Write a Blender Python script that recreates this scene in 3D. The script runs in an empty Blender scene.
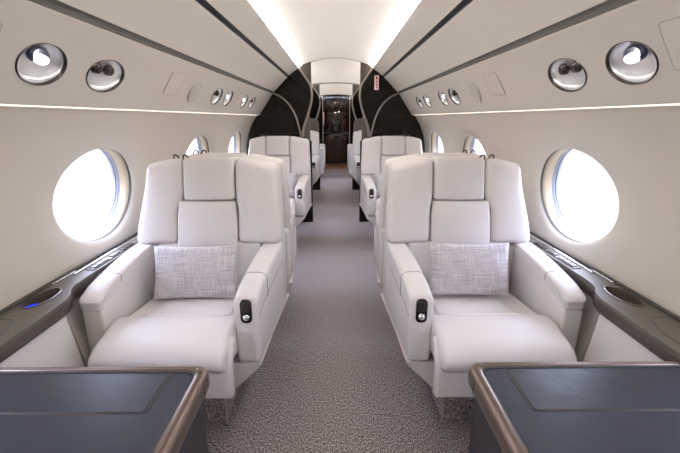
import bpy, bmesh, math, random
from mathutils import Vector, Matrix
random.seed(4)
C = bpy.context.scene.collection
PI = math.pi

# ------------------------------------------------------------------ materials
def nodes(name):
    m = bpy.data.materials.new(name); m.use_nodes = True
    nt = m.node_tree; b = nt.nodes['Principled BSDF']
    return m, nt, b
def rgb(c): return (c[0], c[1], c[2], 1)
def plain(name, col, rough=.5, metal=0., coat=0., bump=0., bscale=200, spec=None, sheen=0.):
    m, nt, b = nodes(name)
    b.inputs['Base Color'].default_value = rgb(col)
    b.inputs['Roughness'].default_value = rough
    b.inputs['Metallic'].default_value = metal
    b.inputs['Coat Weight'].default_value = coat
    b.inputs['Coat Roughness'].default_value = .08
    if spec is not None: b.inputs['Specular IOR Level'].default_value = spec
    if sheen: b.inputs['Sheen Weight'].default_value = sheen
    if bump:
        tc = nt.nodes.new('ShaderNodeTexCoord'); n = nt.nodes.new('ShaderNodeTexNoise')
        n.inputs['Scale'].default_value = bscale; n.inputs['Detail'].default_value = 3
        bp = nt.nodes.new('ShaderNodeBump'); bp.inputs['Strength'].default_value = bump; bp.inputs['Distance'].default_value = .002
        nt.links.new(tc.outputs['Object'], n.inputs['Vector']); nt.links.new(n.outputs['Fac'], bp.inputs['Height'])
        nt.links.new(bp.outputs['Normal'], b.inputs['Normal'])
    return m
def emit(name, col, s):
    m = bpy.data.materials.new(name); m.use_nodes = True; nt = m.node_tree
    nt.nodes.clear(); e = nt.nodes.new('ShaderNodeEmission'); o = nt.nodes.new('ShaderNodeOutputMaterial')
    e.inputs['Color'].default_value = rgb(col); e.inputs['Strength'].default_value = s
    nt.links.new(e.outputs[0], o.inputs['Surface']); return m

def leather(name, col, rough):
    m, nt, b = nodes(name)
    tc = nt.nodes.new('ShaderNodeTexCoord')
    n = nt.nodes.new('ShaderNodeTexNoise'); n.inputs['Scale'].default_value = 6; n.inputs['Detail'].default_value = 4
    r = nt.nodes.new('ShaderNodeValToRGB')
    r.color_ramp.elements[0].position = .3; r.color_ramp.elements[1].position = .75
    r.color_ramp.elements[0].color = rgb([c * .95 for c in col]); r.color_ramp.elements[1].color = rgb(col)
    v = nt.nodes.new('ShaderNodeTexVoronoi'); v.inputs['Scale'].default_value = 420
    n2 = nt.nodes.new('ShaderNodeTexNoise'); n2.inputs['Scale'].default_value = 14
    add = nt.nodes.new('ShaderNodeMath'); add.operation = 'MULTIPLY_ADD'; add.inputs[1].default_value = 5
    bp = nt.nodes.new('ShaderNodeBump'); bp.inputs['Strength'].default_value = .25; bp.inputs['Distance'].default_value = .0012
    L = nt.links.new
    L(tc.outputs['Object'], n.inputs['Vector']); L(tc.outputs['Object'], v.inputs['Vector']); L(tc.outputs['Object'], n2.inputs['Vector'])
    L(n.outputs['Fac'], r.inputs['Fac']); L(r.outputs['Color'], b.inputs['Base Color'])
    L(n2.outputs['Fac'], add.inputs[0]); L(v.outputs['Distance'], add.inputs[2]); L(add.outputs[0], bp.inputs['Height'])
    L(bp.outputs['Normal'], b.inputs['Normal'])
    b.inputs['Roughness'].default_value = rough
    b.inputs['Specular IOR Level'].default_value = .45
    return m

M = {}
M['leather'] = leather('cream_leather', (.71, .668, .663), .42)
M['seam'] = plain('seam_dark_leather', (.26, .235, .22), .8)  # seam piping in a darker leather colour
M['wall'] = plain('warm_white_panel', (.555, .505, .435), .48, bump=.05, bscale=60)
M['upper'] = plain('service_panel', (.59, .545, .495), .5, bump=.04, bscale=60)
M['bin'] = plain('bin_panel', (.63, .59, .535), .5, bump=.04, bscale=60)
M['ceil'] = plain('ceiling_white', (.87, .835, .80), .5)
M['groove'] = plain('groove_grey', (.15, .148, .135), .55)
M['grooved'] = plain('groove_dark', (.022, .020, .028), .5)
M['dado'] = plain('dado_cream', (.56, .51, .475), .55, bump=.1)
M['brown'] = plain('bronze_satin', (.16, .135, .115), .33, metal=.55, coat=.15)
M['brownd'] = plain('bronze_dark', (.075, .055, .048), .35, metal=.4, coat=.2)
M['console'] = plain('console_top', (.14, .122, .10), .48, metal=.3)
M['black'] = plain('black_gloss', (.012, .011, .011), .12, coat=.3)
M['lacquer'] = plain('black_lacquer', (.006, .005, .004), .05, spec=.28)
M['tableleather'] = leather('charcoal_leather', (.024, .030, .047), .29)
M['tframe'] = plain('table_frame_bronze', (.17, .125, .105), .28, metal=.65, coat=.25)
M['chrome'] = plain('chrome', (.86, .86, .87), .09, metal=1)
M['softchrome'] = plain('soft_chrome', (.88, .88, .89), .22, metal=1)
M['rim'] = plain('dark_rim', (.07, .06, .055), .3, metal=.6)
M['cover'] = plain('speaker_cloth', (.50, .47, .43), .8, bump=.4, bscale=500)
M['seamlight'] = plain('panel_seam', (.36, .33, .30), .6)
M['header'] = plain('header_dimmed', (.50, .475, .455), .7)  # white header; weaker cove light is put into this darker colour
M['bowl'] = plain('satin_bowl', (.86, .86, .87), .30, metal=.85)
M['housing'] = plain('lamp_housing_blue', (.05, .05, .10), .35)
M['nozzle'] = plain('nozzle_dark', (.045, .03, .028), .25, metal=.5)
M['trimmetal'] = plain('taupe_metal_trim', (.22, .19, .165), .38, metal=.45)
M['reveal'] = plain('window_reveal_beige', (.34, .27, .19), .55)
M['frame'] = plain('window_frame_blue_white', (.25, .265, .32), .4)
M['gasket'] = plain('gasket', (.05, .045, .04), .6)
M['taupe'] = plain('taupe_panel', (.028, .021, .016), .6, spec=.2)
M['greypanel'] = plain('grey_panel', (.11, .095, .09), .5)
M['plate'] = plain('placard_pink', (.85, .62, .62), .4)
M['red'] = plain('placard_red', (.45, .03, .04), .4)
M['white'] = plain('placard_white', (.85, .8, .8), .4)
M['cove'] = emit('cove_light', (1, .935, .86), 60)
M['wash'] = emit('wash_light', (1, .93, .84), 7)
M['lamp'] = emit('reading_lamp', (.93, .95, 1), 5)
M['blue'] = emit('blue_led', (.02, .05, 1), 1.6)
M['galleylamp'] = emit('galley_lamp', (1, .8, .6), 6)

def wood():
    m, nt, b = nodes('mahogany')
    tc = nt.nodes.new('ShaderNodeTexCoord'); mp = nt.nodes.new('ShaderNodeMapping'); mp.inputs['Scale'].default_value = (6, 6, 1.2)
    n = nt.nodes.new('ShaderNodeTexNoise'); n.inputs['Scale'].default_value = 3; n.inputs['Detail'].default_value = 6; n.inputs['Distortion'].default_value = 1.2
    r = nt.nodes.new('ShaderNodeValToRGB')
    r.color_ramp.elements[0].position = .35; r.color_ramp.elements[1].position = .7
    r.color_ramp.elements[0].color = (.018, .006, .004, 1); r.color_ramp.elements[1].color = (.09, .024, .011, 1)
    L = nt.links.new
    L(tc.outputs['Object'], mp.inputs['Vector']); L(mp.outputs[0], n.inputs['Vector']); L(n.outputs['Fac'], r.inputs['Fac']); L(r.outputs['Color'], b.inputs['Base Color'])
    b.inputs['Roughness'].default_value = .15; b.inputs['Coat Weight'].default_value = .4
    return m
M['wood'] = wood()
M['threshold'] = plain('oak_floor', (.42, .19, .09), .35)

def glass():
    m = bpy.data.materials.new('window_pane'); m.use_nodes = True; nt = m.node_tree; nt.nodes.clear()
    t = nt.nodes.new('ShaderNodeBsdfTransparent'); g = nt.nodes.new('ShaderNodeBsdfGlossy'); g.inputs['Roughness'].default_value = .02
    f = nt.nodes.new('ShaderNodeFresnel'); f.inputs['IOR'].default_value = 1.45
    mx = nt.nodes.new('ShaderNodeMixShader'); o = nt.nodes.new('ShaderNodeOutputMaterial')
    nt.links.new(f.outputs[0], mx.inputs[0]); nt.links.new(t.outputs[0], mx.inputs[1]); nt.links.new(g.outputs[0], mx.inputs[2]); nt.links.new(mx.outputs[0], o.inputs['Surface'])
    return m
M['glass'] = glass()

def carpet():
    m, nt, b = nodes('mauve_grey_carpet')
    L = nt.links.new
    tc = nt.nodes.new('ShaderNodeTexCoord')
    n = nt.nodes.new('ShaderNodeTexNoise'); n.inputs['Scale'].default_value = 210; n.inputs['Detail'].default_value = 2; n.inputs['Roughness'].default_value = .6
    v = nt.nodes.new('ShaderNodeTexVoronoi'); v.inputs['Scale'].default_value = 420
    mp = nt.nodes.new('ShaderNodeMapping'); mp.inputs['Scale'].default_value = (1, .55, 1)
    r = nt.nodes.new('ShaderNodeValToRGB'); e = r.color_ramp.elements
    e[0].position = .40; e[1].position = .62
    e[0].color = (.07, .054, .054, 1); e[1].color = (.62, .56, .58, 1)
    mid = e.new(.5); mid.color = (.26, .22, .222, 1)
    bp = nt.nodes.new('ShaderNodeBump'); bp.inputs['Strength'].default_value = .35; bp.inputs['Distance'].default_value = .003
    L(tc.outputs['Object'], mp.inputs['Vector']); L(mp.outputs[0], n.inputs['Vector']); L(mp.outputs[0], v.inputs['Vector'])
    L(n.outputs['Fac'], r.inputs['Fac']); L(r.outputs['Color'], b.inputs['Base Color'])
    L(v.outputs['Distance'], bp.inputs['Height']); L(bp.outputs['Normal'], b.inputs['Normal'])
    b.inputs['Roughness'].default_value = .95; b.inputs['Specular IOR Level'].default_value = .1
    b.inputs['Sheen Weight'].default_value = .3
    return m
M['carpet'] = carpet()

def weave():
    m, nt, b = nodes('woven_grey_fabric')
    L = nt.links.new
    tc = nt.nodes.new('ShaderNodeTexCoord')
    def streak(sc):
        mp = nt.nodes.new('ShaderNodeMapping'); mp.inputs['Scale'].default_value = sc
        n = nt.nodes.new('ShaderNodeTexNoise'); n.inputs['Scale'].default_value = 1; n.inputs['Detail'].default_value = 3
        L(tc.outputs['Object'], mp.inputs['Vector']); L(mp.outputs[0], n.inputs['Vector']); return n
    a = streak((420, 20, 14)); c = streak((9, 20, 330))
    mx = nt.nodes.new('ShaderNodeMath'); mx.operation = 'ADD'
    L(a.outputs['Fac'], mx.inputs[0]); L(c.outputs['Fac'], mx.inputs[1])
    r = nt.nodes.new('ShaderNodeValToRGB'); e = r.color_ramp.elements
    mr = nt.nodes.new('ShaderNodeMath'); mr.operation = 'MULTIPLY'; mr.inputs[1].default_value = .5
    L(mx.outputs[0], mr.inputs[0]); L(mr.outputs[0], r.inputs['Fac'])
    e[0].position = .38; e[1].position = .58
    e[0].color = (.36, .33, .37, 1); e[1].color = (.66, .63, .66, 1)
    L(r.outputs['Color'], b.inputs['Base Color'])
    bp = nt.nodes.new('ShaderNodeBump'); bp.inputs['Strength'].default_value = .4; bp.inputs['Distance'].default_value = .0015
    L(mr.outputs[0], bp.inputs['Height']); L(bp.outputs['Normal'], b.inputs['Normal'])
    b.inputs['Roughness'].default_value = .9; b.inputs['Sheen Weight'].default_value = .2
    return m
M['weave'] = weave()

# ------------------------------------------------------------------ helpers
def finish(me, mat, angle=40):
    for p in me.polygons: p.use_smooth = True
    me.set_sharp_from_angle(angle=math.radians(angle))
    if 'cap_axis' in me:                       # keep the flat faces of a prism flat
        ax = me['cap_axis']
        bm = bmesh.new(); bm.from_mesh(me)
        for ed in bm.edges:
            k = [abs(f.normal[ax]) > .9999 for f in ed.link_faces]
            if len(k) == 2 and k[0] != k[1]: ed.smooth = False
        bm.to_mesh(me); bm.free()
    me.materials.clear()
    for mm in (mat if isinstance(mat, (list, tuple)) else [mat]): me.materials.append(mm)
def link(name, me, parent=None, loc=(0, 0, 0), rot=(0, 0, 0)):
    o = bpy.data.objects.new(name, me); C.objects.link(o)
    o.location = loc; o.rotation_euler = rot
    if parent is not None: o.parent = parent
    return o
def tag(o, label, cat, group=None):
    o['label'] = label; o['category'] = cat
    if group: o['group'] = group
    return o
def struct(o):
    o['kind'] = 'structure'; return o
def empty(name, loc=(0, 0, 0), rz=0):
    o = bpy.data.objects.new(name, None); C.objects.link(o); o.location = loc; o.rotation_euler = (0, 0, rz)
    o.empty_display_size = .1
    return o
def mesh(name, vs, fs):
    me = bpy.data.meshes.new(name); me.from_pydata([tuple(v) for v in vs], [], fs); me.update(); return me
def fixn(me):
    bm = bmesh.new(); bm.from_mesh(me); bmesh.ops.remove_doubles(bm, verts=bm.verts, dist=1e-5)
    bmesh.ops.recalc_face_normals(bm, faces=bm.faces); bm.to_mesh(me); bm.free()

def samples(a, r, m, k=3):
    L = [-a + r * (1 - math.tan((k - i) / k * PI / 4)) for i in range(k)]
    L += [-a + r + (2 * a - 2 * r) * i / m for i in range(m + 1)]
    L += [a - r * (1 - math.tan((i + 1) / k * PI / 4)) for i in range(k)]
    return L
def rbox(x0, x1, y0, y1, z0, z1, r=.02, warp=None, m=4, k=3):
    """rounded box as a mesh; warp((x,y,z)) -> point reshapes it"""
    c = ((x0 + x1) / 2, (y0 + y1) / 2, (z0 + z1) / 2); h = (abs(x1 - x0) / 2, abs(y1 - y0) / 2, abs(z1 - z0) / 2)
    r = min(r, *[q * .98 for q in h])
    S = [samples(q, r, m, k) for q in h]
    vs, fs = [], []
    for ax in range(3):
        u, v = (ax + 1) % 3, (ax + 2) % 3
        for sg in (-1, 1):
            base = len(vs); nu, nv = len(S[u]), len(S[v])
            for a in S[u]:
                for b in S[v]:
                    p = [0, 0, 0]; p[ax] = sg * h[ax]; p[u] = a; p[v] = b
                    q = [max(-(h[i] - r), min(h[i] - r, p[i])) for i in range(3)]
                    d = Vector([p[i] - q[i] for i in range(3)]); d.normalize()
                    vs.append([c[i] + q[i] + d[i] * r for i in range(3)])
            for i in range(nu - 1):
                for j in range(nv - 1):
                    f = [base + i * nv + j, base + (i + 1) * nv + j, base + (i + 1) * nv + j + 1, base + i * nv + j + 1]
                    fs.append(f if sg > 0 else f[::-1])
    if warp: vs = [warp(p) for p in vs]
    me = mesh('m', vs, fs); fixn(me); return me

def prism(outline, holes, t0, t1, bev, plane='XY', res=3):
    """2-D outline (with holes) extruded between t0 and t1 with rounded edges. plane gives the axes of the outline"""
    cu = bpy.data.curves.new('c', 'CURVE'); cu.dimensions = '2D'; cu.fill_mode = 'BOTH'
    for pts in [outline] + list(holes):
        s = cu.splines.new('POLY'); s.points.add(len(pts) - 1)
        for p, q in zip(s.points, pts): p.co = (q[0], q[1], 0, 1)
        s.use_cyclic_u = True
    cu.extrude = (t1 - t0) / 2 - bev; cu.bevel_depth = bev; cu.bevel_resolution = res; cu.offset = -bev
    o = bpy.data.objects.new('c', cu); C.objects.link(o)
    bpy.context.view_layer.update()
    dg = bpy.context.evaluated_depsgraph_get()
    me = bpy.data.meshes.new_from_object(o.evaluated_get(dg))
    bpy.data.objects.remove(o); bpy.data.curves.remove(cu)
    mid = (t0 + t1) / 2
    for v in me.vertices:
        a, b, t = v.co
        t += mid
        v.co = {'XY': (a, b, t), 'XZ': (a, t, b), 'YZ': (t, a, b)}[plane]
    fixn(me); me['cap_axis'] = {'XY': 2, 'XZ': 1, 'YZ': 0}[plane]; return me

def sprism(sg, outline, holes, t0, t1, bev, plane='XY', res=3):
    me = prism(outline, holes, t0, t1, bev, plane, res)
    return me if sg > 0 else mirror_mesh(me)
def rounded(pts, radii, n=6):
    """round the corners of a polygon"""
    out = []; N = len(pts)
    for i, p in enumerate(pts):
        r = radii[i] if isinstance(radii, (list, tuple)) else radii
        p = Vector(p); a = Vector(pts[i - 1]) - p; b = Vector(pts[(i + 1) % N]) - p
        d = min(r, a.length * .49, b.length * .49)
        if d < 1e-5: out.append(tuple(p)); continue
        A = p + a.normalized() * d; B = p + b.normalized() * d
        for k in range(n + 1):
            t = k / n; out.append(tuple((1 - t) ** 2 * A + 2 * t * (1 - t) * p + t * t * B))
    return out
def ellipse(cx, cy, a, b, n=40): return [(cx + a * math.cos(2 * PI * i / n), cy + b * math.sin(2 * PI * i / n)) for i in range(n)]

def smooth_line(pts, n=8):
    P = [Vector(p) for p in pts]; P = [2 * P[0] - P[1]] + P + [2 * P[-1] - P[-2]]; out = []
    for i in range(1, len(P) - 2):
        for k in range(n):
            t = k / n
            out.append(.5 * ((2 * P[i]) + (-P[i - 1] + P[i + 1]) * t + (2 * P[i - 1] - 5 * P[i] + 4 * P[i + 1] - P[i + 2]) * t * t + (-P[i - 1] + 3 * P[i] - 3 * P[i + 1] + P[i + 2]) * t ** 3))
    out.append(P[-2]); return out

def tube(pts, r, n=8, closed=False, sx=1.0):
    """tube along 3-D points; sx widens it in its first side direction"""
    P = [Vector(p) for p in pts]; N = len(P); vs = []; fs = []
    up = None
    for i, p in enumerate(P):
        a = P[(i - 1) % N] if (closed or i > 0) else p; b = P[(i + 1) % N] if (closed or i < N - 1) else p
        t = (b - a).normalized()
        if up is None:
            up = Vector((0, 1, 0)) if abs(t.y) < .8 else Vector((0, 0, 1))
        s = t.cross(up).normalized(); up2 = s.cross(t).normalized(); up = up2
        for k in range(n):
            an = 2 * PI * k / n; rr = r[i] if isinstance(r, (list, tuple)) else r
            vs.append(p + s * (math.cos(an) * rr * sx) + up2 * (math.sin(an) * rr))
    for i in range(N if closed else N - 1):
        for k in range(n):
            j = (i + 1) % N
            fs.append((i * n + k, i * n + (k + 1) % n, j * n + (k + 1) % n, j * n + k))
    if not closed:
        fs.append(tuple(range(n))); fs.append(tuple((N - 1) * n + k for k in range(n)))
    me = mesh('t', vs, fs); fixn(me); return me

def join(meshes):
    bm = bmesh.new()
    for me in meshes: bm.from_mesh(me)
    out = bpy.data.meshes.new('j'); bm.to_mesh(out); bm.free(); return out
def xf(me, mat): me.transform(mat); return me
def lathe(prof, n=32):
    vs, fs = [], []
    for (r, z) in prof:
        for k in range(n): vs.append((r * math.cos(2 * PI * k / n), r * math.sin(2 * PI * k / n), z))
    for i in range(len(prof) - 1):
        for k in range(n): fs.append((i * n + k, i * n + (k + 1) % n, (i + 1) * n + (k + 1) % n, (i + 1) * n + k))
    me = mesh('l', vs, fs); fixn(me); return me
def mirror_mesh(me):
    me = me.copy(); me.transform(Matrix.Scale(-1, 4, (1, 0, 0))); me.flip_normals(); return me

# ------------------------------------------------------------------ cabin cross-section
Y0, Y1 = -1.7, 10.5                      # length of the lined cabin
PART = (4.97, 7.35)                      # the two partitions
WALLP = [(.93, 0), (1.02, .25), (1.08, .48), (1.108, .66), (1.117, .82), (1.108, .98), (1.083, 1.11), (1.035, 1.235), (.965, 1.345)]
prof = smooth_line([(x, z, 0) for x, z in WALLP], 12)
prof = [(p.x, p.y) for p in prof]
SL = [0]
for i in range(1, len(prof)): SL.append(SL[-1] + math.dist(prof[i], prof[i - 1]))
def at_s(s):
    s = max(0, min(SL[-1], s))
    for i in range(1, len(SL)):
        if SL[i] >= s:
            t = (s - SL[i - 1]) / (SL[i] - SL[i - 1]); a, b = prof[i - 1], prof[i]
            x, z = a[0] + (b[0] - a[0]) * t, a[1] + (b[1] - a[1]) * t
            i0, i1 = max(0, i - 3), min(len(prof) - 1, i + 2)
            d = Vector((prof[i1][0] - prof[i0][0], prof[i1][1] - prof[i0][1])).normalized()
            return x, z, d.y, -d.x          # outward normal
def s_at_z(z):
    for i in range(1, len(prof)):
        if prof[i][1] >= z:
            t = (z - prof[i - 1][1]) / (prof[i][1] - prof[i - 1][1]); return SL[i - 1] + t * (SL[i] - SL[i - 1])
def W(y, s, d, sg):
    x, z, nx, nz = at_s(s); return (sg * (x + nx * d), y, z + nz * d)

SC = s_at_z(.955); A_, B_ = .314, .213
SB = s_at_z(.60); ST = SL[-1]
WINS = [-.96, .44, 1.83, 3.22, 4.45, 6.2, 8.3, 9.6]
WSH = {-1: .035, 1: 0}
HH = .46
def dish(r):                             # soft hollow round each window
    t = max(0, 1 - (r - 1) / .48); u = max(0, 1 - (r - 1) / .10); return .020 * t * t + .010 * u * u
def holed(sg, name, mat, pts, sb, st, holes, h, dish, low=None, ns=24):
    """long cabin lining swept along y with elliptic openings: holes = [(y, s, a, b)]"""
    sl = [0]
    for i in range(1, len(pts)): sl.append(sl[-1] + math.dist(pts[i], pts[i - 1]))
    def at(s):
        s = max(0, min(sl[-1], s))
        for i in range(1, len(sl)):
            if sl[i] >= s - 1e-9:
                t = (s - sl[i - 1]) / (sl[i] - sl[i - 1]); a, b = pts[i - 1], pts[i]
                i0, i1 = max(0, i - 3), min(len(pts) - 1, i + 2)
                d = Vector((pts[i1][0] - pts[i0][0], pts[i1][1] - pts[i0][1])).normalized()
                return a[0] + (b[0] - a[0]) * t, a[1] + (b[1] - a[1]) * t, d.y, -d.x
    def W_(y, s, d):
        x, z, nx, nz = at(s); return (sg * (x + nx * d), y, z + nz * d)
    vs, fs = [], []
    ss = [sb + (st - sb) * j / ns for j in range(ns + 1)]
    def grid(ya, yb, n, slist):
        b = len(vs)
        for i in range(n + 1):
            for s in slist: vs.append(W_(ya + (yb - ya) * i / n, s, 0))
        m = len(slist)
        for i in range(n):
            for j in range(m - 1): fs.append((b + i * m + j, b + (i + 1) * m + j, b + (i + 1) * m + j + 1, b + i * m + j + 1))
    if sb > 0: grid(Y0, Y1, 2, [sb * j / 12 for j in range(13)])
    y = Y0
    for (yc, sc, a_, b_) in holes:
        if yc - h > y + 1e-4: grid(y, yc - h, 1, ss)
        bd = []; nt = 24
        for i in range(nt): bd.append((yc - h + 2 * h * i / nt, st))
        for s in ss[::-1][:-1]: bd.append((yc + h, s))
        for i in range(nt): bd.append((yc + h - 2 * h * i / nt, sb))
        for s in ss[:-1]: bd.append((yc - h, s))
        N = len(bd); rings = [0, .012, .03, .06, .1, .15, .21, .28, .36, .45, .55, .7, .85, 1]
        b = len(vs)
        for t in rings:
            for (yy, s) in bd:
                th = math.atan2((s - sc) / b_, (yy - yc) / a_)
                ey, es = yc + a_ * math.cos(th), sc + b_ * math.sin(th)
                py, ps = ey + (yy - ey) * t, es + (s - es) * t
                r = math.hypot((py - yc) / a_, (ps - sc) / b_)
                vs.append(W_(py, ps, 0 if t == 1 else dish(r)))
        for q in range(len(rings) - 1):
            for k in range(N):
                k2 = (k + 1) % N
                fs.append((b + q * N + k, b + q * N + k2, b + (q + 1) * N + k2, b + (q + 1) * N + k))
        y = yc + h
    grid(y, Y1, 1, ss)
    me = mesh(name, vs, fs)
    bm = bmesh.new(); bm.from_mesh(me); bmesh.ops.remove_doubles(bm, verts=bm.verts, dist=1e-4); bm.to_mesh(me); bm.free()
    finish(me, mat, 50)
    return struct(link(name, me))
def build_wall(sg, name):
    holed(sg, name, M['wall'], prof, SB, ST, [(y + WSH[sg], SC, A_, B_) for y in WINS], HH, dish)
build_wall(-1, 'wall_left'); build_wall(1, 'wall_right')

def ring_mesh(yc, sg, rows, n=72):
    """rows: (scale, depth) rings"""
    vs, fs = [], []
    for (k, d) in rows:
        for i in range(n):
            th = 2 * PI * i / n
            vs.append(W(yc + A_ * k * math.cos(th), SC + B_ * k * math.sin(th), d, sg))
    for q in range(len(rows) - 1):
        for i in range(n): fs.append((q * n + i, q * n + (i + 1) % n, (q + 1) * n + (i + 1) % n, (q + 1) * n + i))
    return mesh('r', vs, fs)
def cap_mesh(yc, sg, k, d, n=72):
    vs = [W(yc + A_ * k * math.cos(2 * PI * i / n), SC + B_ * k * math.sin(2 * PI * i / n), d, sg) for i in range(n)]
    return mesh('c', vs, [tuple(range(n)) if sg < 0 else tuple(range(n))[::-1]])
wi = 0
for sg in (-1, 1):
    for yc in [y + WSH[sg] for y in WINS]:
        wi += 1
        e = empty('window_%d' % wi, (sg * 1.11, yc, .962)); struct(e)
        inv = Matrix.Translation((-sg * 1.11, -yc, -.962))
        def part(name, me, mat):
            me.transform(inv); finish(me, mat, 40); return link(name, me, e)
        part('gasket', ring_mesh(yc, sg, [(1.0, .029), (1.012, .034), (1.012, .040), (1.0, .044)]), M['gasket'])
        part('reveal', ring_mesh(yc, sg, [(1.0, .042), (.985, .046), (.97, .062), (.965, .090)]), M['reveal'])
        part('window_frame', ring_mesh(yc, sg, [(.965, .088), (.97, .090), (.955, .094), (.945, .105), (.94, .125)]), M['frame'])
        part('seal', ring_mesh(yc, sg, [(.95, .104), (.937, .106), (.937, .109), (.95, .111)]), M['greypanel'])
        part('pane', cap_mesh(yc, sg, .95, .118), M['glass'])

# ------------------------------------------------------------------ long profile strips
UPS = smooth_line([(.928, 1.352, 0), (.893, 1.41, 0), (.835, 1.505, 0), (.775, 1.582, 0)], 12)
LIGHTS = [(1.250, 'lamp', .095), (1.580, 'vent', .112), (2.99, 'vent', .100), (3.29, 'lamp', .095), (3.86, 'lamp', .095), (4.20, 'vent', .095)]
SHIFT = {-1: (0,) * 6, 1: (-.042, -.045, -.025, -.02, -.02, -.02)}
LB, LZC = .064, 1.464
def strip(name, pts, mat, ya=Y0, yb=Y1, kind='structure'):
    P = pts; vs = []; n = 12
    for i in range(n + 1):
        for p in P: vs.append((p[0], ya + (yb - ya) * i / n, p[1]))
    m = len(P); fs = [(i * m + j, (i + 1) * m + j, (i + 1) * m + j + 1, i * m + j + 1) for i in range(n) for j in range(m - 1)]
    me = mesh(name, vs, fs); finish(me, mat, 35)
    o = link(name, me)
    if kind: o['kind'] = kind
    return o
def mx(pts, sg): return [(sg * x, z) for x, z in pts]
for sg, nm in ((-1, 'left'), (1, 'right')):
    # wash light channel: shelf behind the lower lip of the service panel
    strip('trim_wash_channel_' + nm, mx([(.965, 1.345), (.985, 1.358), (.99, 1.375), (.955, 1.385)], sg), M['wall'])
    strip('wash_light_' + nm, mx([(.962, 1.366), (.940, 1.366), (.934, 1.361), (.936, 1.357)], sg), M['wash'], kind=None)
    strip('trim_lip_' + nm, mx([(.938, 1.366), (.935, 1.352), (.930, 1.349), (.928, 1.352)], sg), M['upper'])
    strip('trim_edge_' + nm, mx([(.775, 1.582), (.768, 1.590), (.775, 1.60)], sg), M['upper'])
    upl = [(p.x, p.y) for p in UPS]
    ul = [0]
    for i in range(1, len(upl)): ul.append(ul[-1] + math.dist(upl[i], upl[i - 1]))
    sc_ = next(ul[i] for i in range(len(upl)) if upl[i][1] >= LZC)
    holed(sg, 'wall_upper_' + nm, M['upper'], upl, 0, ul[-1], [(y + SHIFT[sg][i], sc_, a, LB) for i, (y, k, a) in enumerate(LIGHTS)], .13, lambda r: .0, ns=10)
    strip('trim_groove_' + nm, mx([(.775, 1.598), (.748, 1.623)], sg), M['groove'])
    bn = smooth_line([(.740, 1.616, 0), (.69, 1.672, 0), (.63, 1.728, 0), (.578, 1.774, 0)], 6)
    strip('ceiling_side_' + nm, mx([(.752, 1.627), (.744, 1.619)] + [(p.x, p.y) for p in bn] + [(.574, 1.779), (.588, 1.79)], sg), M['bin'])
    strip('trim_bin_gap_' + nm, mx([(.588, 1.789), (.592, 1.808), (.566, 1.813)], sg), M['grooved'])
    cl = smooth_line([(.551, 1.799, 0), (.51, 1.832, 0), (.468, 1.862, 0)], 6)
    strip('ceiling_slope_' + nm, mx([(.566, 1.812), (.554, 1.801)] + [(p.x, p.y) for p in cl] + [(.445, 1.877), (.437, 1.886)], sg), M['bin'])
    strip('cove_light_' + nm, mx([(.436, 1.889), (.432, 1.900), (.430, 1.912)], sg), M['cove'], kind=None)
for nm, t in (('left', 'left'), ('right', 'right')):
    tag(bpy.data.objects['cove_light_' + nm], 'bright cove light strip along the %s edge of the white ceiling' % t, 'light strip', 'cabin light strips')
    tag(bpy.data.objects['wash_light_' + nm], 'thin glowing light line above the windows on the %s wall' % t, 'light strip', 'cabin light strips')
for o in ('cove_light_left', 'cove_light_right'): bpy.data.objects[o].name = 'cove_light' if o.endswith('left') else 'cove_light.001'
for o in ('wash_light_left', 'wash_light_right'): bpy.data.objects[o].name = 'wash_light' if o.endswith('left') else 'wash_light.001'
cp = [(.43 * t / 12, 1.914 + .086 * math.cos(PI / 2 * abs(t) / 12) ** .8) for t in range(-12, 13)]
strip('ceiling', cp, M['ceil'])

# floor and ends
fl = mesh('floor', [(-1.15, Y0, 0), (1.15, Y0, 0), (1.15, Y1, 0), (-1.15, Y1, 0)], [(0, 1, 2, 3)])
finish(fl, M['carpet']); struct(link('floor', fl))
full = WALLP + [(.93, 1.352), (.765, 1.60), (.566, 1.80), (.43, 1.90)] + [(.3, 1.955), (.15, 1.99), (0, 2.0)]
fullpoly = full + [(-x, z) for x, z in full[::-1][1:]]
me = prism([(x * 1.02, z) for x, z in fullpoly], [], Y0 - .05, Y0, .002, 'XZ'); finish(me, M['wall']); struct(link('wall_rear', me))
hole = rounded([(-.345, .002), (.345, .002), (.345, 1.86), (-.345, 1.86)], [0, 0, .08, .08])
me = prism([(x * 1.02, z) for x, z in fullpoly], [hole], Y1, Y1 + .06, .002, 'XZ'); finish(me, M['lacquer']); struct(link('wall_front', me))

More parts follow.
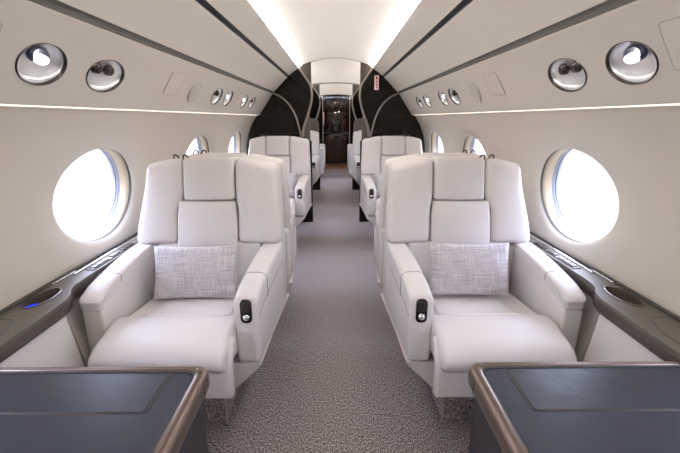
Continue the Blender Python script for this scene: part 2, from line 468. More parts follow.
# ------------------------------------------------------------------ partitions
def partition(yp, idx):
    for sg, nm in ((-1, 'left'), (1, 'right')):
        e = empty('wall_partition_%s_%d' % (nm, idx), (0, yp, 0)); struct(e)
        S = smooth_line([(.452, 1.900, 0), (.375, 1.80, 0), (.305, 1.69, 0), (.290, 1.60, 0), (.296, 1.51, 0), (.335, 1.37, 0), (.375, 1.26, 0), (.402, 1.17, 0), (.410, 1.09, 0)], 6)
        S = [(p.x, p.y) for p in S]
        wallside = [(x - .004, z) for x, z in WALLP] + [(.924, 1.352), (.76, 1.595), (.562, 1.795)]
        low = rounded([(.40, 1.06), (.302, 1.055), (.302, .0)], [.0, .04, 0])
        poly = wallside + S + low
        me = sprism(sg, poly, [], -.03, .03, .004, 'XZ'); finish(me, M['lacquer']); link('panel', me, e)
        tri = [(.452, 1.885)] + S[3:18] + [(.290, 1.95), (.36, 1.93)]
        tri = [(.448, 1.893), (.305, 1.70), (.294, 1.66), (.292, 1.955), (.37, 1.93)]
        me = sprism(sg, tri, [], -.012, .05, .002, 'XZ'); finish(me, M['taupe']); link('corner_panel', me, e)
        me = tube([(sg * x, -.035, z) for x, z in S], [.012 + .010 * max(0, (i / len(S) - .3)) for i in range(len(S))], 8); finish(me, M['trimmetal']); link('curved_trim', me, e)
        A = smooth_line([(.752, 1.60, 0), (.655, 1.555, 0), (.565, 1.47, 0), (.50, 1.36, 0), (.46, 1.24, 0), (.428, 1.09, 0)], 6)
        me = tube([(sg * p.x, -.033, p.y) for p in A], .011, 8); finish(me, M['trimmetal']); link('curved_trim', me, e)
    # white header above the opening
    n = 12
    top = [(-.292 + .584 * i / n, 1.905 + .095 * math.cos(PI / 2 * (abs(-.292 + .584 * i / n) / .414)) - .002) for i in range(n + 1)]
    bot = [(.292 - .584 * i / n, 1.70 + .022 * (1 - ((.292 - .584 * i / n) / .292) ** 2)) for i in range(n + 1)]
    me = prism(top + bot, [], yp - .02, yp + .10, .006, 'XZ'); finish(me, M['header']); struct(link('wall_header_%d' % idx, me))
for i, yp in enumerate(PART): partition(yp, i + 1)
# rounded grey panels seen through the opening, on the second partition
for sg in (-1, 1):
    me = prism(rounded([(-.13, 0), (.13, 0), (.13, .41), (-.13, .41)], [.02, .02, .13, .13], 10), [], -.02, .02, .008, 'XZ'); finish(me, M['greypanel'])
    o = link('headrest_screen', me, None, (sg * .44, PART[1] - .06, .90))
    tag(o, 'rounded grey screen on the second partition, %s of the aisle' % ('left' if sg < 0 else 'right'), 'screen', 'grey screens')

for sg in (-1, 1):
    me = prism(rounded([(-.055, 0), (.05, 0), (.05, .30), (-.055, .30)], [.01, .01, .055, .055], 10), [], -.02, .02, .008, 'XZ'); finish(me, M['greypanel'])
    if sg > 0: me = mirror_mesh(me)
    o = link('divider_pad', me, None, (-sg * .372 * -1, PART[0] + .055, 1.0))
    tag(o, 'small rounded grey pad standing just behind the first partition, %s of the aisle' % ('left' if sg < 0 else 'right'), 'screen', 'grey screens')

# placard on the right partition
pl = empty('placard', (.487, PART[0] - .032, 1.72))
tag(pl, 'small upright red and white placard on the right black partition', 'sign')
me = rbox(-.027, .027, -.003, .001, -.082, .082, .002); finish(me, M['plate']); link('plate', me, pl)
me = join([rbox(-.008, .010, -.006, -.002, .035, .07, .001), rbox(-.012, .012, -.006, -.002, .052, .058, .001), rbox(-.006, .008, -.006, -.002, .0, .022, .001), rbox(-.006, .008, -.006, -.002, -.03, -.012, .001), rbox(-.006, .008, -.006, -.002, -.062, -.042, .001)])
finish(me, M['red']); link('lettering', me, pl)

# ------------------------------------------------------------------ galley beyond the door
GA = Y1 + .06
for nm, x0, x1 in (('trim_door_left', -.36, -.335), ('trim_door_right', .335, .36)):
    me = rbox(x0, x1, Y1 - .03, Y1 + .01, 0.002, 1.88, .006); finish(me, M['trimmetal']); struct(link(nm, me))
fl = mesh('floor_galley', [(-.6, GA - .06, .003), (.6, GA - .06, .003), (.6, 13, .003), (-.6, 13, .003)], [(0, 1, 2, 3)]); finish(fl, M['threshold']); struct(link('floor_galley', fl))
for nm, bx in (('wall_galley_left', (-.62, -.55, GA, 13, 0, 2.1)), ('wall_galley_right', (.55, .62, GA, 13, 0, 2.1)), ('wall_galley_end', (-.6, .6, 12.95, 13, 0, 2.1)), ('ceiling_galley', (-.6, .6, GA, 13, 2.05, 2.1))):
    me = rbox(*bx, .004); finish(me, M['wood']); struct(link(nm, me))
cab = empty('galley_cabinet', (0, 11.8, 0)); tag(cab, 'dark mahogany galley cabinet at the far end of the aisle', 'cabinet')
me = rbox(-.5, .5, .0, .5, .02, .86, .01); finish(me, M['black']); link('body', me, cab)
me = rbox(-.52, .52, -.03, .5, .86, .90, .01); finish(me, M['rim']); link('worktop', me, cab)
for x in (-.25, .25):
    me = rbox(x - .235, x + .235, -.02, .02, .10, .82, .008); finish(me, M['wood']); d = link('door', me, cab)
    me = tube([(x - .05, -.045, .74), (x + .05, -.045, .74)], .006); finish(me, M['chrome']); link('handle', me, d)
me = rbox(-.5, .5, .12, .5, 1.52, 1.98, .01); finish(me, M['wood']); u = link('upper_cupboard', me, cab)
for x in (-.25, .25):
    me = rbox(x - .235, x + .235, .09, .13, 1.55, 1.95, .008); finish(me, M['wood']); link('cupboard_door', me, u)
me = rbox(-.5, .5, .42, .48, .9, 1.53, .005); finish(me, M['wood']); link('back_panel', me, cab)
cm = empty('coffee_maker', (-.02, 11.98, .90)); tag(cm, 'dark coffee maker with steel front on the galley worktop', 'appliance')
me = rbox(-.14, .14, -.1, .12, 0.001, .34, .02); finish(me, M['black']); link('body', me, cm)
me = rbox(-.11, .11, -.115, -.095, .2, .3, .008); finish(me, M['rim']); link('front_panel', me, cm)
me = lathe([(0, .02), (.05, .02), (.06, .06), (.05, .13), (.03, .15), (0, .15)], 20); finish(me, M['rim']); link('jug', me, cm, (0, -.15, 0))
for k, (x, z) in enumerate(((.07, 1.50), (-.03, 1.48), (.16, 1.99))):
    me = lathe([(0, -.012), (.018, -.012), (.024, 0)], 16); finish(me, M['galleylamp'])
    o = link('galley_light', me, None, (x, 12.05 if k < 2 else 11.7, z + .0 if k < 2 else 2.045))
    tag(o, ['right one of two small spotlights under the galley cupboard', 'left one of two small spotlights under the galley cupboard', 'small round downlight in the galley ceiling'][k], 'light', 'galley spotlights')
me = rbox(-.006, .012, -.010, .010, -.16, .16, .003); finish(me, M['plate'])
o = link('notice_strip', me, None, (-.533, 10.95, 1.22)); o.location = (-.329, Y1 - .012, 1.30)
tag(o, 'narrow pale pink notice strip beside the galley doorway', 'sign')

# ------------------------------------------------------------------ service panel fittings
PA, PB = Vector((.928, 1.352)), Vector((.775, 1.582))
def on_panel(y, z, sg, d=0.0):
    """frame on the slanted service panel: local x along the cabin, local z out of the panel into the cabin"""
    best = None
    pts = smooth_line([(.928, 1.352, 0), (.893, 1.41, 0), (.835, 1.505, 0), (.775, 1.582, 0)], 12)
    for i in range(len(pts) - 1):
        if pts[i].y <= z <= pts[i + 1].y:
            t = (z - pts[i].y) / (pts[i + 1].y - pts[i].y); p = pts[i].lerp(pts[i + 1], t); tv = (pts[i + 1] - pts[i]).normalized(); break
    t3 = Vector((sg * tv.x, 0, tv.y)); ly = Vector((0, 1, 0)); n = Vector((-sg * tv.y, 0, -abs(tv.x))) 
    n = Vector((-sg * abs(tv.y), 0, -abs(tv.x))).normalized(); t3 = t3.normalized()
    xa = t3.cross(n) * 1.0
    m = Matrix.Identity(4)
    for r in range(3):
        m[r][0] = xa[r]; m[r][1] = t3[r]; m[r][2] = n[r]
    o = Vector((sg * p.x, y, z)) + n * d
    m.translation = o
    return m
def reading_light(y, sg, kind, label, LA):
    e = empty('reading_light'); e.matrix_world = on_panel(y, LZC, sg, 0)
    tag(e, label, 'light', 'round fittings along the %s service panel' % ('left' if sg < 0 else 'right'))
    El = Matrix.Diagonal((LA, LB, 1, 1))
    def Lt(prof_, n=48): return lathe(prof_, n)
    me = Lt([(.97, -.005), (.99, .0005), (1.03, .004), (1.065, .0005)]); me.transform(El); finish(me, M['rim']); link('rim', me, e)
    pr = [(.99, -.004)] + [(.97 * math.sin(PI / 2 * k / 14), -.006 - .024 * math.cos(PI / 2 * k / 14)) for k in range(14, -1, -1)]
    me = Lt(pr); me.transform(El); finish(me, M['bowl'], 60); link('bowl', me, e)
    if kind == 'lamp':
        T = Matrix.Translation((0, .018, -.022)) @ Matrix.Rotation(-.2, 4, 'X') @ Matrix.Diagonal((1.1, .68, 1, 1))
        me = lathe([(.036, -.006), (.037, .006), (.031, .012), (.028, .008)], 32); me.transform(T); finish(me, M['housing']); link('lamp_housing', me, e)
        T = Matrix.Translation((0, .010, -.012)) @ Matrix.Rotation(-.15, 4, 'X') @ Matrix.Diagonal((1.05, .55, 1, 1))
        me = lathe([(.0, .009), (.026, .008), (.028, .0)], 32); me.transform(T); finish(me, M['lamp']); link('lens', me, e)
    else:
        for s_ in (-1, 1):
            me = lathe([(0, .014), (.016, .014), (.026, .008), (.029, -.004)], 24); me.transform(Matrix.Translation((s_ * .040, .016, -.022)) @ Matrix.Rotation(-.3, 4, 'X') @ Matrix.Scale(.75, 4, (0, 1, 0))); finish(me, M['nozzle']); link('nozzle', me, e)
    return e
txt = {0: 'large polished round reading lamp nearest the camera on the %s wall', 1: 'polished round air vent next to the nearest lamp on the %s wall',
       2: 'third round polished fitting along the %s wall, first of the far four', 3: 'fourth round polished fitting along the %s wall, second of the far four',
       4: 'fifth round polished fitting along the %s wall, third of the far four', 5: 'last round polished fitting beside the partition on the %s wall'}
for sg, nm in ((-1, 'left'), (1, 'right')):
    for k, (y, kd, la) in enumerate(LIGHTS): reading_light(y + SHIFT[sg][k], sg, kd, txt[k] % nm, la)
    # round blank speaker cover
    e = empty('speaker_cover'); e.matrix_world = on_panel(2.52, 1.462, sg, .0035)
    tag(e, 'flat round cream speaker cover on the %s service panel' % nm, 'speaker')
    sc = Matrix.Diagonal((1, .84, 1, 1))
    me = lathe([(0, .0015), (.072, .0015), (.074, .0)], 40); me.transform(sc); finish(me, M['cover']); link('grille', me, e)
    me = lathe([(.074, .0), (.0755, .0012), (.077, .0)], 40); me.transform(sc); finish(me, M['seamlight']); link('rim', me, e)
    # oxygen mask door: thin outline
    for (y, w, h, lab) in ((2.19, .17, .125, 'faint rectangular mask door outlined beside the %s speaker cover'), (.985, .16, .13, 'rectangular hatch at the near edge of the %s service panel')):
        e = empty('mask_door'); e.matrix_world = on_panel(y, 1.485, sg, .003)
        tag(e, lab % nm, 'hatch')
        a = rounded([(-w / 2, -h / 2), (w / 2, -h / 2), (w / 2, h / 2), (-w / 2, h / 2)], .015)
        me = prism(a, [], -.001, .0015, .0004); finish(me, M['upper']); link('panel', me, e)
        me = tube([(x, yy, .0010) for x, yy in a], .0009 if w > .165 else .0014, 6, True); finish(me, M['seamlight']); link('seam', me, e)

# ------------------------------------------------------------------ side ledges and consoles
LZ = .690
def ledge(sg, nm):
    e = empty('side_ledge', (sg * 1.05, 1.3, 0)); tag(e, 'brown satin ledge running along the %s wall below the windows' % nm, 'ledge')
    inv = Matrix.Translation((-sg * 1.05, -1.3, 0))
    def P(name, me, mat, par=e):
        if par is e: me.transform(inv)
        else: me.transform(inv)
        finish(me, mat, 35); return link(name, me, par)
    cv = smooth_line([(1.006, 1.54, 0), (1.004, 1.42, 0), (.993, 1.365, 0), (.970, 1.325, 0), (.952, 1.265, 0), (.95, 1.15, 0)], 6)
    out = [(1.103, -1.4), (1.103, 4.93), (1.006, 4.93)] + [(p.x, p.y) for p in cv] + [(.95, -1.4)]
    cup = ellipse(1.045, 1.285, .040, .085, 40) if True else None
    me = sprism(sg, out, [cup], LZ - .012, LZ, .003); P('ledge_top', me, M['console'])
    # dark rounded edge band under the top
    band = [(x - .002, y) for x, y in out[2:]]
    bo = [(1.10, 4.93), (1.004, 4.93)] + [(x, y) for x, y in out[3:]] + [(1.09, -1.4)]
    me = sprism(sg, bo, [ellipse(1.045, 1.285, .040, .085, 40)], LZ - .058, LZ - .010, .010); P('edge_band', me, M['brownd'])
    # cup holder well
    me = lathe([(1.0, .0), (1.0, .003), (.93, .004), (.90, -.006), (.88, -.05), (.0, -.052)], 40)
    me.transform(Matrix.Translation((sg * 1.045, 1.285, LZ)) @ Matrix.Diagonal((.041, .086, 1, 1))); cw = P('cup_holder', me, M['brown'])
    if sg < 0:
        me = lathe([(0, 0), (.8, 0)], 32); me.transform(Matrix.Translation((sg * 1.053, 1.24, LZ - .014)) @ Matrix.Diagonal((.028, .038, 1, 1)))
        finish(me, M['blue']); me.transform(inv); link('blue_light', me, cw)
    # seams of the storage lid
    lid = rounded([(.985, -1.2), (.985, 1.03), (1.02, 1.13), (1.09, 1.13), (1.09, -1.2)], .01, 3)
    me = tube([(sg * x, y, LZ + .0002) for x, y in lid], .0012, 6, True); P('lid_seam', me, M['brownd'])
    # metal strip, window-side rail and control keys
    me = rbox(1.066, 1.078, 1.50, 4.93, LZ - .001, LZ + .006, .003); me = me if sg > 0 else mirror_mesh(me); P('metal_strip', me, M['chrome'])
    me = rbox(1.092, 1.104, -1.4, 4.93, LZ - .002, LZ + .010, .004); me = me if sg > 0 else mirror_mesh(me); P('wall_gasket', me, M['gasket'])
    me = rbox(1.085, 1.10, 1.40, 1.54, LZ - .001, LZ + .005, .002); me = me if sg > 0 else mirror_mesh(me); P('release_plate', me, M['softchrome'])
    kp = rbox(1.018, 1.055, 1.55, 1.92, LZ - .001, LZ + .004, .003); kp = kp if sg > 0 else mirror_mesh(kp); kp = P('key_panel', kp, M['brownd'])
    for k, (ya, yb) in enumerate([(1.565, 1.60), (1.605, 1.64), (1.645, 1.68), (1.71, 1.77), (1.80, 1.90)]):
        me = rbox(1.024, 1.049, ya, yb, LZ + .003, LZ + .008, .002); me = me if sg > 0 else mirror_mesh(me)
        me.transform(inv); finish(me, M['nozzle']); link('key', me, kp)
ledge(-1, 'left'); ledge(1, 'right')
def console(sg, nm):
    # cream upholstered side panel below the wide part
    e = empty('side_console', (sg * 1.0, .2, 0)); tag(e, 'cream padded console panel under the %s ledge beside the table' % nm, 'console')
    me = rbox(.972, 1.00, -1.4, 1.29, .02, LZ - .060, .012, warp=lambda p: (p[0] - .10 * max(0, (.60 - p[2])) / .6, p[1], p[2]))
    me = me if sg > 0 else mirror_mesh(me); me.transform(Matrix.Translation((-sg * 1.0, -.2, 0))); finish(me, M['leather']); link('side_panel', me, e)
    me = rbox(.885, .91, -1.4, 1.28, .0, .02, .004); me = me if sg > 0 else mirror_mesh(me); me.transform(Matrix.Translation((-sg * 1.0, -.2, 0))); finish(me, M['gasket']); link('kick_strip', me, e)
    # taupe dado further aft, behind the seats
    me = rbox(1.03, 1.055, 1.35, 4.93, .003, LZ - .060, .008, warp=lambda p: (p[0] - .24 * max(0, (.60 - p[2])), p[1], p[2]))
    me = me if sg > 0 else mirror_mesh(me); finish(me, M['dado']); struct(link('trim_dado_' + nm, me))
console(-1, 'left'); console(1, 'right')

def lerp(a, b, t): return a + (b - a) * t
# ------------------------------------------------------------------ tables
def table(sg, nm, label, xo, yf):
    xi = .940
    e = empty('folding_table', (sg * .62, .5, 0)); tag(e, label, 'table')
    inv = Matrix.Translation((-sg * .62, -.5, 0))
    def P(name, me, mat, par=e):
        me.transform(inv); finish(me, mat, 30); return link(name, me, par)
    TZ = .672
    yn = .12
    outer = rounded([(xo, yn), (xo, yf), (xi, yf), (xi, yn)], [.05, .045, .01, .01], 8)
    inner = rounded([(xo + .032, yn + .02), (xo + .032, yf - .020), (xi - .01, yf - .020), (xi - .01, yn + .02)], [.035, .035, .004, .004], 8)
    rows = [(.9, -.052), (.35, -.052), (.12, -.048), (.0, -.036), (.0, -.016), (.06, -.007), (.16, -.002), (.30, .0), (.52, .0), (.56, -.0015), (.60, .0), (.85, .0), (.96, -.002), (1.0, -.006), (1.0, -.03)]
    vs, fs = [], []; N = len(outer)
    for t, z in rows:
        for a, b in zip(outer, inner): vs.append((sg * lerp(a[0], b[0], t), lerp(a[1], b[1], t), TZ + z))
    for i in range(len(rows) - 1):
        for k in range(N): fs.append((i * N + k, i * N + (k + 1) % N, (i + 1) * N + (k + 1) % N, (i + 1) * N + k))
    me = mesh('frame', vs, fs); fixn(me); fr = P('table_frame', me, M['tframe'])
    tr = lambda f: [(sg * x, y, z) for x, y, z in f]
    me = tube([(sg * x, y, TZ - .0070) for x, y in inner], .0050, 6, True); P('frame_gap', me, M['gasket'], e)
    g = tube(tr([(xo + .012, yf - .075, TZ - .002), (xo + .0, yf - .075, TZ - .015), (xo - .001, yf - .075, TZ - .045)]), .0012, 6); P('frame_joint', g, M['gasket'])
    leaf = [(xo + .037, yn + .025), (xo + .037, yf - .025), (xi - .015, yf - .025), (xi - .015, yn + .025)]
    leaf = rounded(leaf, [.034, .034, .004, .004], 8)
    me = sprism(sg, leaf, [], TZ - .04, TZ - .005, .003); P('leather_top', me, M['tableleather'])
    z = TZ - .0048
    for dx in (0, .008):
        me = tube(tr([(xo + .098 + dx, yf - .021, z), (xo + .098 + dx, .747, z)]), .0018, 6); P('stitch_line', me, M['gasket'])
    me = tube(tr([(xo + .098, .745, z), (xi - .012, .745, z)]), .0014, 6); P('stitch_line', me, M['gasket'])
    me = tube(tr([(xo + .098, .740, z), (xi - .012, .740, z)]), .0010, 6); P('stitch_line', me, M['tframe'])
    # carpeted leg panel at the aisle end
    me = rbox(xo + .022, xo + .060, .22, yf - .03, .0, TZ - .050, .006); me = me if sg > 0 else mirror_mesh(me); P('support_panel', me, M['dk_fabric'])
    me = rbox(xo + .016, xo + .024, .22, yf - .14, .02, TZ - .052, .003); me = me if sg > 0 else mirror_mesh(me); P('support_cover', me, M['dk_fabric'])
M['dk_fabric'] = plain('dark_fabric', (.028, .023, .026), .85, bump=.5, bscale=400)
table(-1, 'left', 'dark leather topped table with bronze frame, left of the aisle', .325, .912)
table(1, 'right', 'dark leather topped table with bronze frame, right of the aisle', .358, .924)

# ------------------------------------------------------------------ seats
def sm(a, b, t): t = max(0, min(1, (t - a) / (b - a))); return t * t * (3 - 2 * t)
def lerp(a, b, t): return a + (b - a) * t
def seat(m):
    """m=+1: aisle side is +x (left seats). Seat faces -y, origin on the floor."""
    e = empty('cabin_seat')
    def P(name, me, mat, par=e, ang=60):
        if m < 0: me = mirror_mesh(me)
        finish(me, mat, ang); return link(name, me, par)
    # y of the backrest front surface at height z
    yb = lambda z: .225 + (z - .70) * .20
    # outline of the back: half widths at height z
    xl = lambda z: lerp(-.360, -.303, sm(.70, 1.12, z))
    xr = lambda z: lerp(.352, .336, sm(.70, 1.12, z))
    def back_warp(u0, u1, crown):
        # p: x in 0..1 across the pad, y thickness (0 front), z real
        def f(p):
            u, t, z = p
            uu = (u - .5) * 2
            return u, t, z
        return f
    def pad(x0f, x1f, z0, z1, t, r, crown=.008, topdrop=0.0, yo=0.0):
        """panel between x0f(z) and x1f(z); its front follows the reclined back"""
        w = x1f((z0 + z1) / 2) - x0f((z0 + z1) / 2)
        def wp(p):
            x, y, z = p
            u = x / w; v = (z - z0) / (z1 - z0)
            X = lerp(x0f(z), x1f(z), u)
            b = crown * max(0, 1 - (2 * u - 1) ** 2) * max(0, 1 - (2 * v - 1) ** 4)
            front = 1 - min(1, max(0, y / t))
            Y = yb(z) + yo + y - b * front
            Z = z - topdrop * v * sm(.14, .36, abs(X)) * 1.0
            Y -= .012 * sm(.12, .34, abs(X)) * front   # wings hug forward
            return (X, Y, Z)
        return rbox(0, w, 0, t, z0, z1, r, wp, m=8)
    # ---- back
    P('back_wing', pad(xl, lambda z: lerp(-.160, -.126, sm(.89, .93, z)), .712, 1.122, .11, .030, .006, .034), M['leather'])
    P('back_wing', pad(lambda z: lerp(.137, .125, sm(.89, .93, z)), xr, .712, 1.122, .11, .034, .006, .034), M['leather'])
    P('headrest', pad(lambda z: -.124, lambda z: .123, .922, 1.124, .12, .016, .010), M['leather'])
    P('back_cushion', pad(lambda z: lerp(-.158, -.150, sm(.8, .92, z)), lambda z: lerp(.135, .128, sm(.8, .92, z)), .680, .919, .12, .014, .012), M['leather'])
    P('lower_back', pad(lambda z: -.262, lambda z: .250, .40, .722, .10, .02, .004, yo=.012), M['leather'])
    sh = rbox(-.345, .345, .0, .07, .36, 1.118, .035, lambda p: (lerp(p[0], (xl(p[2]) if p[0] < 0 else xr(p[2])) * abs(p[0]) / .345, .95), p[1] + yb(max(p[2], .6)) + .085, p[2] - .03 * sm(.14, .36, abs(p[0])) * sm(.6, 1.1, p[2])), m=8)
    P('back_shell', sh, M['leather'])
    # ---- seat pan: lofted profile with a rounded front roll
    prof = [(.22, .47), (.10, .485), (-.02, .497), (-.12, .512), (-.18, .538), (-.25, .547), (-.31, .539), (-.365, .528), (-.402, .510), (-.421, .484), (-.419, .458), (-.40, .436), (-.36, .422), (-.28, .41), (.0, .36), (.22, .36)]
    prof = [(p.x, p.y) for p in smooth_line([(a, b, 0) for a, b in prof], 3)]
    vs, fs = [], []
    xs = []
    n = 34
    for i in range(n + 1):
        th = PI * i / n; xs.append(-math.cos(th))
    cy, cz = -.10, .465
    for u in xs:
        sc = math.sqrt(max(0, 1 - min(1, (max(0, abs(u) - .91) / .09)) ** 2.4))
        for (y, z) in prof:
            wl, wr = lerp(-.262, -.252, sm(-.22, -.32, y)), lerp(.234, .231, sm(-.24, -.32, y))
            x = lerp(wl, wr, (u + 1) / 2)
            k = lerp(.80, 1, sc)
            yy = cy + (y - cy) * lerp(.86, 1, sc) if y < cy else y
            zz = cz + (z - cz) * lerp(.45, 1, sc)
            # front roll overlaps the bolsters: gentle hollow in the middle of the seat
            hol = .010 * sm(.60, .45, abs(u)) * sm(-.22, -.13, y) if z > .44 else 0
            zz -= hol * .0
            if z > .44: zz += .006 * (1 - u * u) * sm(.2, -.2, y)
            vs.append((x, yy, zz))
    N = len(prof)
    for i in range(n):
        for j in range(N):
            fs.append((i * N + j, (i + 1) * N + j, (i + 1) * N + (j + 1) % N, i * N + (j + 1) % N))
    fs.append(tuple(range(N))); fs.append(tuple(n * N + j for j in range(N)))
    me = mesh('pan', vs, fs); fixn(me); P('seat_cushion', me, M['leather'])
    # raised centre insert
    def iz(y):
        for (a, b), (c, d) in zip(prof, prof[1:]):
            if b > .44 and c <= y <= a: return lerp(b, d, (a - y) / (a - c + 1e-9))
        return .5
    me = rbox(-.145, .172, -.160, .20, 0, .022, .010, lambda p: (p[0] * lerp(1.06, .96, (p[1] + .19) / .39), p[1], iz(p[1]) - .010 + p[2]), m=8)
    P('seat_insert', me, M['leather'])
    # ---- leg rest panel
    me = rbox(-.236, .243, -.388, -.345, .314, .520, .012, lambda p: (p[0], p[1] + .75 * max(0, p[2] - .44), p[2]), m=6); P('leg_rest', me, M['leather'])
    # ---- aisle arm
    top = lambda y: .713 - .052 * (max(0, .25 - y) / .5) ** 1.9
    def aw(inner, outer, z0, z1, tf=top, drop=.018):
        def f(p):
            u, y, z = p        # u 0..1 inner->outer, z 0..1
            s = (y + .25) / .51
            xi, xo = inner(s), outer(s)
            x = lerp(xi, xo, u / .1)
            zz = lerp(z0(y), z1(y), z / .3)
            zz += .004 * (1 - (2 * u / .1 - 1) ** 2) * (z / .3) ** 3
            if z > .15: zz -= drop * max(0, (-.17 - y) / .08) ** 2
            return (x, y + .0 * z, zz)
        return f
    f = aw(lambda s: lerp(.228, .250, s), lambda s: lerp(.322, .352, s), lambda y: .372, top)
    arm = P('armrest', rbox(0, .1, -.252, .262, 0, .3, .022, f, m=8), M['leather'])
    rec = prism(rounded([(.256, .552), (.300, .552), (.300, .650), (.256, .650)], .022, 8), [], -.2575, -.245, .003, 'XZ')
    rc = P('control_recess', rec, M['black'], arm)
    chk = rbox(.262, .294, -.262, -.255, .600, .642, .004); P('rocker_switch', chk, M['rim'], arm)
    btn = lathe([(0, .010), (.008, .009), (.013, .004), (.014, 0)], 20); btn.transform(Matrix.Translation((.278, -.257, .578)) @ Matrix.Rotation(PI / 2, 4, 'X')); P('button', btn, M['chrome'], arm)
    def arm_seam(f):
        raw = [(-.001, .12), (-.001, .2), (-.001, .278), (.006, .2945), (.022, .301), (.035, .301), (.05, .301), (.065, .301), (.078, .301), (.094, .2945), (.101, .278), (.101, .2)]
        return tube([f((u, -.085, z)) for u, z in raw], .0014, 6)
    P('seam', arm_seam(f), M['seam'], arm)
    # outside seam running below the arm top
    P('seam', tube([f((.1005, -.235 + .485 * k / 14, .215)) for k in range(15)], .0012, 6), M['seam'], arm)
    # ---- window arm: cap and body
    f = aw(lambda s: lerp(-.268, -.285, s), lambda s: lerp(-.354, -.368, s), lambda y: top(y) - .056, top, .030)
    fc = f
    cap = P('armrest', rbox(0, .1, -.255, .262, 0, .3, .022, f, m=8), M['leather'])
    f = aw(lambda s: lerp(-.272, -.288, s), lambda s: lerp(-.350, -.364, s), lambda y: .26, lambda y: top(y) - .054, drop=.006)
    P('armrest_side', rbox(0, .1, -.247, .262, 0, .3, .012, f, m=6), M['leather'])
    P('seam', arm_seam(fc), M['seam'], cap)
    # ---- lower shell with chamfered underside
    cs = rounded([(.336, .368), (.330, .345), (.215, .235), (-.215, .235), (-.34, .345), (-.34, .368)], [.004, .03, .03, .03, .03, .004], 4)
    vs, fs = [], []; ys = [-.243, -.236, -.22, .0, .2, .36, .40]
    for y in ys:
        k = {-.243: .965, -.236: .985}.get(y, 1.0) if y < 0 else lerp(1.0, 1.04, y / .4)
        for (x, z) in cs: vs.append((x * k * lerp(.965, 1.03, (y + .25) / .65), y, .37 - (.37 - z) * (k if y < -.23 else 1)))
    N = len(cs)
    for i in range(len(ys) - 1):
        for j in range(N): fs.append((i * N + j, (i + 1) * N + j, (i + 1) * N + (j + 1) % N, i * N + (j + 1) % N))
    fs.append(tuple(range(N))); fs.append(tuple((len(ys) - 1) * N + j for j in range(N)))
    me = mesh('shell', vs, fs); fixn(me); P('lower_shell', me, M['leather'], ang=35)
    # rear side fairing under the back
    me = rbox(-.335, .345, .25, .42, .36, .70, .02, m=3); P('rear_fairing', me, M['leather'])
    # ---- carpeted pedestal with bright corner edging
    ped = P('pedestal', rbox(-.13, .135, -.16, .28, .0, .26, .008), M['carpet'])
    P('corner_edging', tube([(.136, -.161, .003), (.136, -.161, .232)], .0025, 6), M['dado'], ped)
    # ---- two small bronze coat hooks at the top on the window side
    for x in (-.160, -.115):
        pts = [(x - .013, .345, 1.09), (x - .013, .338, 1.122), (x - .006, .330, 1.137), (x + .007, .330, 1.134), (x + .013, .338, 1.118), (x + .015, .345, 1.09)]
        P('coat_hook', tube(smooth_line(pts, 4), .0042, 8), M['brownd'])
    return e

def copy_tree(o, parent=None):
    c = o.copy(); C.objects.link(c)
    if parent is not None: c.parent = parent
    for ch in list(o.children): copy_tree(ch, c)
    return c
sL, sR = seat(1), seat(-1)
SX = .615
rows = [  # (proto, sign, y, rot, label)
    (sL, -1, 1.60, 0, 'cream leather seat facing the camera in the front row, left of the aisle'),
    (sR, 1, 1.60, 0, 'cream leather seat facing the camera in the front row, right of the aisle'),
    (sR, -1, 2.545, PI, 'cream leather seat turned away, directly behind the left front seat'),
    (sL, 1, 2.545, PI, 'cream leather seat turned away, directly behind the right front seat'),
    (sL, -1, 4.00, 0, 'cream leather seat before the black partition, left of the aisle'),
    (sR, 1, 4.00, 0, 'cream leather seat before the black partition, right of the aisle'),
    (sL, -1, 6.40, 0, 'cream leather seat glimpsed beyond the first partition, left of the aisle'),
    (sR, 1, 6.40, 0, 'cream leather seat glimpsed beyond the first partition, right of the aisle')]
used = set()
for proto, sg, y, rz, lab in rows:
    o = proto if proto.name not in used else copy_tree(proto)
    used.add(proto.name)
    o.location = (sg * (SX + (.015 if y > 3 else 0)) - (.004 if sg > 0 else 0), y, 0); o.rotation_euler = (0, 0, rz)
    tag(o, lab, 'seat', 'cream leather cabin seats')

# low divans in the farthest compartment
def divan(sg):
    e = empty('divan', (sg * .62, 9.0, 0)); tag(e, 'low cream leather divan arm far down the aisle on the %s' % ('left' if sg < 0 else 'right'), 'sofa')
    def P(name, me):
        if sg > 0: me = mirror_mesh(me)
        finish(me, M['leather'], 60); return link(name, me, e)
    P('arm', rbox(-.33, .345, -.30, -.18, .10, .70, .05)); P('arm', rbox(-.33, .345, .82, .94, .10, .70, .05))
    P('seat', rbox(-.33, .32, -.19, .83, .12, .46, .05)); P('backrest', rbox(-.36, -.24, -.19, .83, .30, .90, .05))
divan(-1); divan(1)

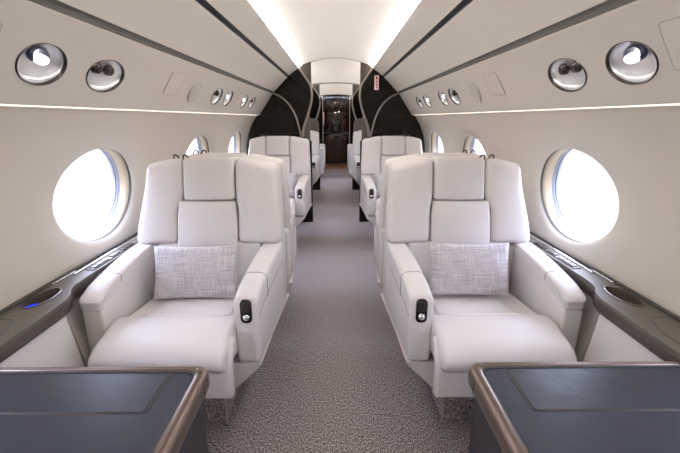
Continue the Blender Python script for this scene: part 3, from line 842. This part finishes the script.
# ------------------------------------------------------------------ throw pillows
def pillow_mesh(w, h, t, sd=0):
    rr = random.Random(sd); n = 26; vs = []; fs = []
    ph = [rr.uniform(0, 6.28) for _ in range(4)]
    for side in (-1, 1):
        b = len(vs)
        for i in range(n + 1):
            for j in range(n + 1):
                u, v = -1 + 2 * i / n, -1 + 2 * j / n
                edge = (1 - u ** 6) * (1 - v ** 6)
                th = t / 2 * max(0, (1 - u * u) * (1 - v * v)) ** .42 * (.92 + .08 * math.sin(3 * u + ph[0]) * math.cos(2.5 * v + ph[1]))
                pin = 1 - .045 * (1 - v * v) * abs(u) ** 3; pin2 = 1 - .05 * (1 - u * u) * abs(v) ** 3
                cr = .004 * math.sin(9 * u + 4 * v + ph[2]) * edge * (abs(u) > .5)
                vs.append((u * w / 2 * pin, side * (th + .003) + cr, v * h / 2 * pin2))
        for i in range(n):
            for j in range(n):
                a = b + i * (n + 1) + j; f = (a, a + n + 1, a + n + 2, a + 1)
                fs.append(f if side < 0 else f[::-1])
    m = n + 1; off = m * m
    rim = [i * m for i in range(m)] + [(m - 1) * m + j for j in range(1, m)] + [(m - 1 - i) * m + m - 1 for i in range(1, m)] + [m - 1 - j for j in range(1, m - 1)]
    for k in range(len(rim)):
        a, b2 = rim[k], rim[(k + 1) % len(rim)]; fs.append((a, b2, b2 + off, a + off))
    me = mesh('p', vs, fs); fixn(me); finish(me, M['weave'], 80); return me
pm = pillow_mesh(.392, .250, .120, 1); pm2 = pillow_mesh(.372, .248, .120, 5)
for me, x, y, z, rz, lab in (
        (pm, -.648, 1.704, .617, .02, 'woven grey lumbar pillow on the left front seat'),
        (pm2, .630, 1.706, .628, -.03, 'woven grey lumbar pillow on the right front seat'),
        (pm, -.615, 4.12, .632, -.05, 'woven grey lumbar pillow on the left seat before the partition'),
        (pm2, .60, 4.12, .632, .05, 'woven grey lumbar pillow on the right seat before the partition')):
    o = link('lumbar_pillow', me, None, (x, y, z), (-.30, 0, rz)); tag(o, lab, 'pillow', 'woven grey pillows')

# ------------------------------------------------------------------ camera, world, view
cam = bpy.data.cameras.new('camera'); co = bpy.data.objects.new('camera', cam); C.objects.link(co)
cam.sensor_width = 36; cam.lens = 390 / 680 * 36; cam.clip_start = .02
co.location = (.01, 0, 1.31)
yaw = math.atan(3.3 / 390 * math.cos(math.radians(15.5)))
co.rotation_euler = (PI / 2 - math.radians(15.5), 0, -yaw)
bpy.context.scene.camera = co

w = bpy.data.worlds.new('world'); bpy.context.scene.world = w; w.use_nodes = True
nt = w.node_tree; bg = nt.nodes['Background']
tc = nt.nodes.new('ShaderNodeTexCoord'); sx = nt.nodes.new('ShaderNodeSeparateXYZ'); cr = nt.nodes.new('ShaderNodeValToRGB')
mrg = nt.nodes.new('ShaderNodeMapRange'); mrg.inputs['From Min'].default_value = -.5; mrg.inputs['From Max'].default_value = .7
nt.links.new(tc.outputs['Generated'], sx.inputs[0]); nt.links.new(sx.outputs['Z'], mrg.inputs['Value']); nt.links.new(mrg.outputs[0], cr.inputs['Fac']); nt.links.new(cr.outputs['Color'], bg.inputs['Color'])
el = cr.color_ramp.elements
el[0].position = .3; el[0].color = (.13, .132, .14, 1)      # hazy ground far below
el[1].position = .82; el[1].color = (.64, .73, 1, 1)        # bright sky
mid = el.new(.45); mid.color = (.27, .28, .31, 1)
bg.inputs['Strength'].default_value = 23
s = bpy.context.scene
s.view_settings.view_transform = 'Standard'; s.view_settings.look = 'None'; s.view_settings.gamma = 1
s.view_settings.use_curve_mapping = False
s.view_settings.exposure = -0.3
s.cycles.max_bounces = 12; s.cycles.diffuse_bounces = 8; s.cycles.glossy_bounces = 5; s.cycles.transparent_max_bounces = 12
s.cycles.use_denoising = True
s.cycles.sample_clamp_indirect = 8
